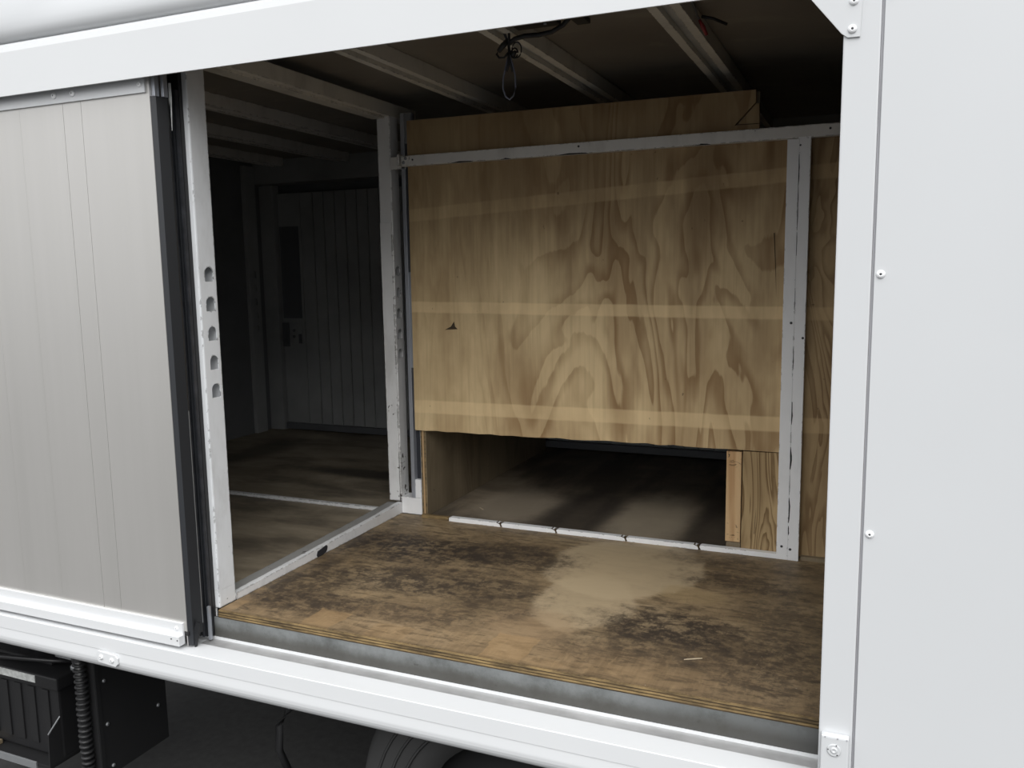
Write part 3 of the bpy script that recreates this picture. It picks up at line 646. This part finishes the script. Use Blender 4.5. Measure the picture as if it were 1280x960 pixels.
MB().tube([(-0.867, 2.055, 0.55), (-0.858, 2.05, 0.541), (-0.852, 2.05, 0.549)], [0.004, 0.007, 0.004]).build('connector', 'black_plastic', t)
MB().tube([(-0.873, 2.05, 0.567), (-0.855, 2.05, 0.578), (-0.828, 2.05, 0.582), (-0.79, 2.05, 0.580), (-0.755, 2.05, 0.583), (-0.725, 2.05, 0.596), (-0.702, 2.05, 0.617), (-0.69, 2.03, 0.632)], 0.0062).build('cable', 'cable_black', t)
t = thing('ceiling_fitting', (-0.79, 2.0, 0.588), 'flat dark fitting screwed to the ceiling beside the hanging wires', 'fitting')
B(-0.850, -0.735, 1.975, 2.065, 0.600, 0.634, 0.003).build('housing', 'dark_metal', t)
for q in ((-0.80, 1.985), (-0.765, 2.03)): MB().lathe([(0.004, 0), (0.004, -0.003)], (q[0], q[1], 0.600), 'Z', 8).build('screw', 'aluminium', t)
B(-0.725, -0.690, 2.06, 2.16, 0.622, 0.634, 0.002).build('tab', 'dark_metal', t)
t = thing('cable_connector', (-0.41, 2.2, 0.59), 'red and grey cable end against the rightmost ceiling beam', 'cable')
MB().tube([(-0.424, 2.10, 0.632), (-0.424, 2.15, 0.625), (-0.425, 2.19, 0.616), (-0.419, 2.20, 0.607)], 0.003).build('cable', 'dull_steel', t)
MB().tube([(-0.420, 2.195, 0.607), (-0.413, 2.205, 0.592), (-0.404, 2.21, 0.572)], [0.003, 0.0055, 0.004]).build('connector', 'cable_red', t)
MB().tube([(-0.415, 2.20, 0.615), (-0.39, 2.22, 0.612), (-0.36, 2.24, 0.600)], 0.004).build('cable', 'cable_black', t)

# ================================================================== SLIDING DOOR
t = thing('sliding_door', (-2.4, 1.645, -0.99), 'grey aluminium sliding door pushed open at the left of the cargo opening', 'door')
edges = [-3.22, -3.06, -2.90, -2.742, -2.585, -2.428, -2.271, -2.117, -1.9545, -1.8890, -1.6565]
for i in range(len(edges)-1):
    q = 0.0005 if i in (7, 8) else 0.00015
    B(edges[i]+(0.0005 if i in (8, 9) else 0.00015), edges[i+1]-q, 1.6300, 1.6500, -0.95, 0.52).build('board', 'door_aluminium', t)
B(-3.22, -1.6525, 1.650, 1.668, -0.94, 0.52).build('inner_skin', 'dull_steel', t)
B(-1.6562, -1.6540, 1.6295, 1.668, -0.985, 0.52, 0.0004).build('edge_strip', 'door_aluminium', t)
trl = B(-3.22, -1.6640, 1.6245, 1.6300, 0.4475, 0.52, 0.001).build('top_rail', 'white_gloss_paint', t)
for (rx, s) in ((-1.9755, 1.15), (-1.9085, 1.15), (-1.6795, 0.9)): rivet(trl, rx, 1.6245, 0.4675, s)
br = B(-3.22, -1.6635, 1.6235, 1.6300, -0.9545, -0.9215, 0.001).build('bottom_rail', 'white_extrusion', t)
B(-3.22, -1.6635, 1.6080, 1.6300, -0.9805, -0.9535, 0.0015).build('rail_lip', 'white_extrusion', br)
rivet(br, -1.6850, 1.6235, -0.938, 0.85)
for (rx, rz) in ((-1.690, -0.962), (-1.669, -0.964)): MB().lathe([(0.0022, 0), (0.002, -0.0008)], (rx, 1.6080, rz), 'Y', 8).build('hole', 'rivet_core', br)
B(-1.6630, -1.6490, 1.6290, 1.650, -0.957, -0.945, 0.001).build('stop', 'black_plastic', t)
# rubber seal on the leading edge, two faces
sl = MB().prism([(-1.6538, 1.6310), (-1.6425, 1.6380), (-1.6400, 1.6500), (-1.6538, 1.6640)], 'Z', -0.985, 0.4385).build('rubber_seal', 'rubber_face', t)
MB().prism([(-1.6424, 1.6385), (-1.6310, 1.6620), (-1.6330, 1.6700), (-1.6480, 1.6700), (-1.6398, 1.6505)], 'Z', -0.955, 0.4370).build('lip', 'black_rubber', sl)
B(-1.6309, -1.6304, 1.6630, 1.6650, -0.93, -0.35).build('worn_edge', 'dull_steel', sl)
MB().prism([(-1.640, -0.995), (-1.628, -0.96), (-1.618, -0.92), (-1.632, -0.92), (-1.648, -0.96)], 'Y', 1.640, 1.646).build('torn_end', 'black_rubber', sl)
B(-1.6535, -1.6425, 1.636, 1.650, 0.4390, 0.52, 0.0012).build('channel_end', 'aluminium', t)
B(-1.6415, -1.6320, 1.6540, 1.668, 0.4390, 0.52, 0.0012).build('channel_end', 'aluminium', t)
MB().prism([(-1.632, 0.475), (-1.624, 0.474), (-1.6235, 0.44), (-1.6285, 0.36), (-1.630, 0.36), (-1.629, 0.44), (-1.634, 0.42)], 'Y', 1.6705, 1.6712).build('frayed_strip', 'paper_label', t)

t = thing('door_seal_channel', (-1.64, 1.70, -0.991), 'upright black ribbed seal channel between sliding door and slotted post', 'seal')
B(-1.690, -1.6365, 1.7085, 1.7205, -0.985, 0.53).build('base', 'black_plastic', t)
for (x0, x1, y0, m) in ((-1.674, -1.666, 1.690, 'rubber_shaft'), (-1.6645, -1.6605, 1.694, 'black_rubber'), (-1.6595, -1.6525, 1.688, 'rubber_shaft'), (-1.6505, -1.6455, 1.693, 'rubber_face'), (-1.6440, -1.6375, 1.697, 'rubber_shaft')):
    B(x0, x1, y0, 1.7085, -0.985, 0.465 if x0 > -1.655 else 0.44, 0.0012).build('rib', m, t)
B(-1.638, -1.6305, 1.688, 1.6965, -0.990, -0.895, 0.001).build('metal_clip', 'aluminium', t)

# ================================================================== UNDER THE TRUCK
t = thing('battery', (-2.62, 1.93, -1.60), 'black truck battery with a pale label strip in the tray below the sill', 'battery')
B(-2.92, -2.43, 1.82, 2.06, -1.595, -1.345, 0.008).build('case', 'black_plastic', t)
for i in range(7): B(-2.90+i*0.066, -2.868+i*0.066, 1.815, 1.82, -1.56, -1.36, 0.001).build('rib', 'dark_metal', t)
ld = B(-2.94, -2.405, 1.80, 2.08, -1.345, -1.300, 0.006).build('lid', 'black_plastic', t)
B(-2.90, -2.505, 1.7975, 1.80, -1.330, -1.305).build('label', 'paper_label', ld)
B(-2.86, -2.50, 1.86, 2.03, -1.300, -1.283, 0.008).build('raised_top', 'dark_metal', ld)
for xx in (-2.64, -2.70): MB().lathe([(0.012, 0), (0.012, 0.01), (0.008, 0.014)], (xx, 1.92, -1.283), 'Z', 12).build('terminal', 'aluminium', ld)
MB().tube([(-2.85, 1.815, -1.29), (-2.72, 1.80, -1.272), (-2.58, 1.81, -1.262), (-2.47, 1.84, -1.265), (-2.42, 1.9, -1.285)], 0.008).build('handle', 'black_plastic', ld)
t = thing('battery_tray', (-2.6, 1.9, -1.62), 'dark steel tray with slanted side plate holding the battery', 'tray')
B(-2.98, -2.437, 1.775, 2.14, -1.612, -1.600, 0.001).build('base', 'dark_metal', t)
B(-2.98, -2.50, 1.770, 1.7755, -1.622, -1.596, 0.001).build('front_lip', 'dull_steel', t)
MB().prism([(1.77, -1.60), (1.775, -1.49), (1.96, -1.335), (2.14, -1.335), (2.14, -1.60)], 'X', -2.437, -2.432).build('side_plate', 'dark_metal', t)
MB().tube([(-2.4345, 1.775, -1.487), (-2.4345, 1.96, -1.332)], 0.0025).build('edge_lip', 'dull_steel', t)
for xx in (-2.90, -2.52): B(xx, xx+0.03, 2.10, 2.13, -1.60, -1.0).build('hanger', 'dark_metal', t)
B(-2.80, -2.72, 1.785, 1.815, -1.5995, -1.585, 0.002).build('wedge', 'plywood_plain', t)
MB().tube([(-2.40, 1.86, -1.24), (-2.385, 1.86, -1.30), (-2.355, 1.865, -1.40), (-2.345, 1.87, -1.43)], 0.006).build('clamp_rod', 'dark_metal', t)
MB().lathe([(0.013, 0), (0.013, 0.014)], (-2.391, 1.86, -1.29), 'Z', 6).build('nut', 'dull_steel', t)
MB().lathe([(0.018, 0), (0.018, 0.012)], (-2.37, 1.93, -1.405), 'Z', 10).build('rod_end', 'dull_steel', t)
B(-2.48, -2.38, 1.86, 1.94, -1.262, -1.256, 0.001).build('strap', 'dull_steel', t)
t = thing('side_box', (-2.3, 1.95, -1.63), 'plain black steel box below the sill right of the battery', 'box')
B(-2.33, -2.25, 1.815, 2.10, -1.63, -1.10, 0.002).build('box_body', 'dark_metal', t)
B(-2.2495, -2.247, 1.817, 1.832, -1.62, -1.12).build('edge_strip', 'dark_metal', t)
for (yy, zz) in ((1.85, -1.30), (1.85, -1.45), (1.86, -1.60), (2.06, -1.33), (2.06, -1.49)): MB().lathe([(0.007, 0), (0.006, 0.004)], (-2.25, yy, zz), 'X', 8).build('bolt', 'dull_steel', t)
t = thing('corrugated_hose', (-2.29, 1.80, -1.63), 'ribbed black hose running down beside the black box below the sill', 'hose')
z = -1.60; mb = MB()
MB().tube([(-2.285, 1.795, -1.62), (-2.285, 1.795, -1.12)], 0.014, 10).build('hose_body', 'black_plastic', t)
while z < -1.13:
    MB().lathe([(0.014, 0), (0.021, 0.003), (0.021, 0.008), (0.014, 0.011)], (-2.285+random.uniform(-.002, .002), 1.795, z), 'Z', 12).build('ring', 'dark_metal', t); z += 0.0185
t = thing('wheel', (-0.79, 1.9, -H), 'dark truck tyre just showing below the sill', 'wheel')
R0 = 0.45; zc = -H+R0
MB().lathe([(0.25, 0.0), (0.30, -0.02), (0.38, -0.025), (0.43, -0.01), (R0, 0.02), (R0, 0.20), (0.43, 0.23), (0.30, 0.24), (0.25, 0.22)], (-0.765, 1.76, zc), 'Y', 64, closed=True).build('tyre', 'tyre_rubber', t)
MB().lathe([(0.25, 0.03), (0.24, 0.05), (0.12, 0.06), (0.10, 0.03), (0.03, 0.03)], (-0.765, 1.76, zc), 'Y', 40).build('rim', 'dark_metal', t)
for k in range(3): MB().lathe([(0.315+k*0.035, -0.0245), (0.319+k*0.035, -0.0275), (0.323+k*0.035, -0.0245)], (-0.765, 1.76, zc), 'Y', 56, closed=True).build('sidewall_ring', 'tyre_rubber', t)
t = thing('hanging_hose', (-1.50, 1.85, -1.3), 'thin dark hose drooping below the middle of the sill', 'hose')
MB().tube([(-1.44, 1.86, -1.12), (-1.45, 1.85, -1.19), (-1.50, 1.84, -1.24), (-1.54, 1.84, -1.30), (-1.545, 1.84, -1.38), (-1.52, 1.85, -1.45)], 0.011).build('hose_body', 'black_plastic', t)
MB().tube([(-1.507, 1.822, -1.215), (-1.485, 1.820, -1.226), (-1.462, 1.822, -1.222), (-1.445, 1.825, -1.207)], 0.003).build('clip', 'dull_steel', t)
t = thing('wire_tie', (-1.36, 1.62, -1.10), 'tiny bent wire sticking out at the bottom edge of the sill', 'wire')
MB().tube([(-1.385, 1.618, -1.085), (-1.372, 1.608, -1.072), (-1.364, 1.605, -1.064), (-1.352, 1.608, -1.074), (-1.346, 1.617, -1.086)], 0.0012, 6).build('wire', 'joint_grey', t)
t = thing('chassis', (-1.2, 2.4, -1.25), 'black chassis rail in shadow beneath the cargo box', 'chassis')
B(-3.6, 1.2, 2.35, 2.43, -1.28, -1.0, 0.004).build('rail', 'dark_metal', t)
B(-3.6, 1.2, 3.35, 3.43, -1.28, -1.0, 0.004).build('rail', 'dark_metal', t)
for xx in (-3.2, -1.7, 0.3): B(xx, xx+0.08, 2.43, 3.35, -1.22, -1.02, 0.004).build('crossmember', 'dark_metal', t)
t = thing('far_blocker', (-1.2, 4.1, -1.6), 'dark skirt added to shut out light under the far side', 'blocker')
B(-3.7, 1.3, 4.08, 4.12, -1.83, -1.25, 0.004).build('panel', 'dark_metal', t)  # unseen panel, added to darken the space under the truck

# splinters lying on the plywood
for (x, y, a, L, lab) in ((-0.355, 1.885, 0.5, 0.045, 'pale wood splinter on the dark stain of the front floor sheet'), (-1.36, 2.86, 2.5, 0.03, 'pale wood splinter on the floor inside the low opening')):
    t = tag(MB().prism([(-L/2, -0.0008), (L*0.1, -0.0016), (L/2, 0), (L*0.1, 0.0014), (-L*0.3, 0.001)], 'Z', 0, 0.002).build('wood_splinter', 'splinter_wood', origin=(0, 0, 0)), lab, 'splinter')
    t.location = (x, y, Zf+H+0.0002); t.rotation_euler = (0, 0, a)
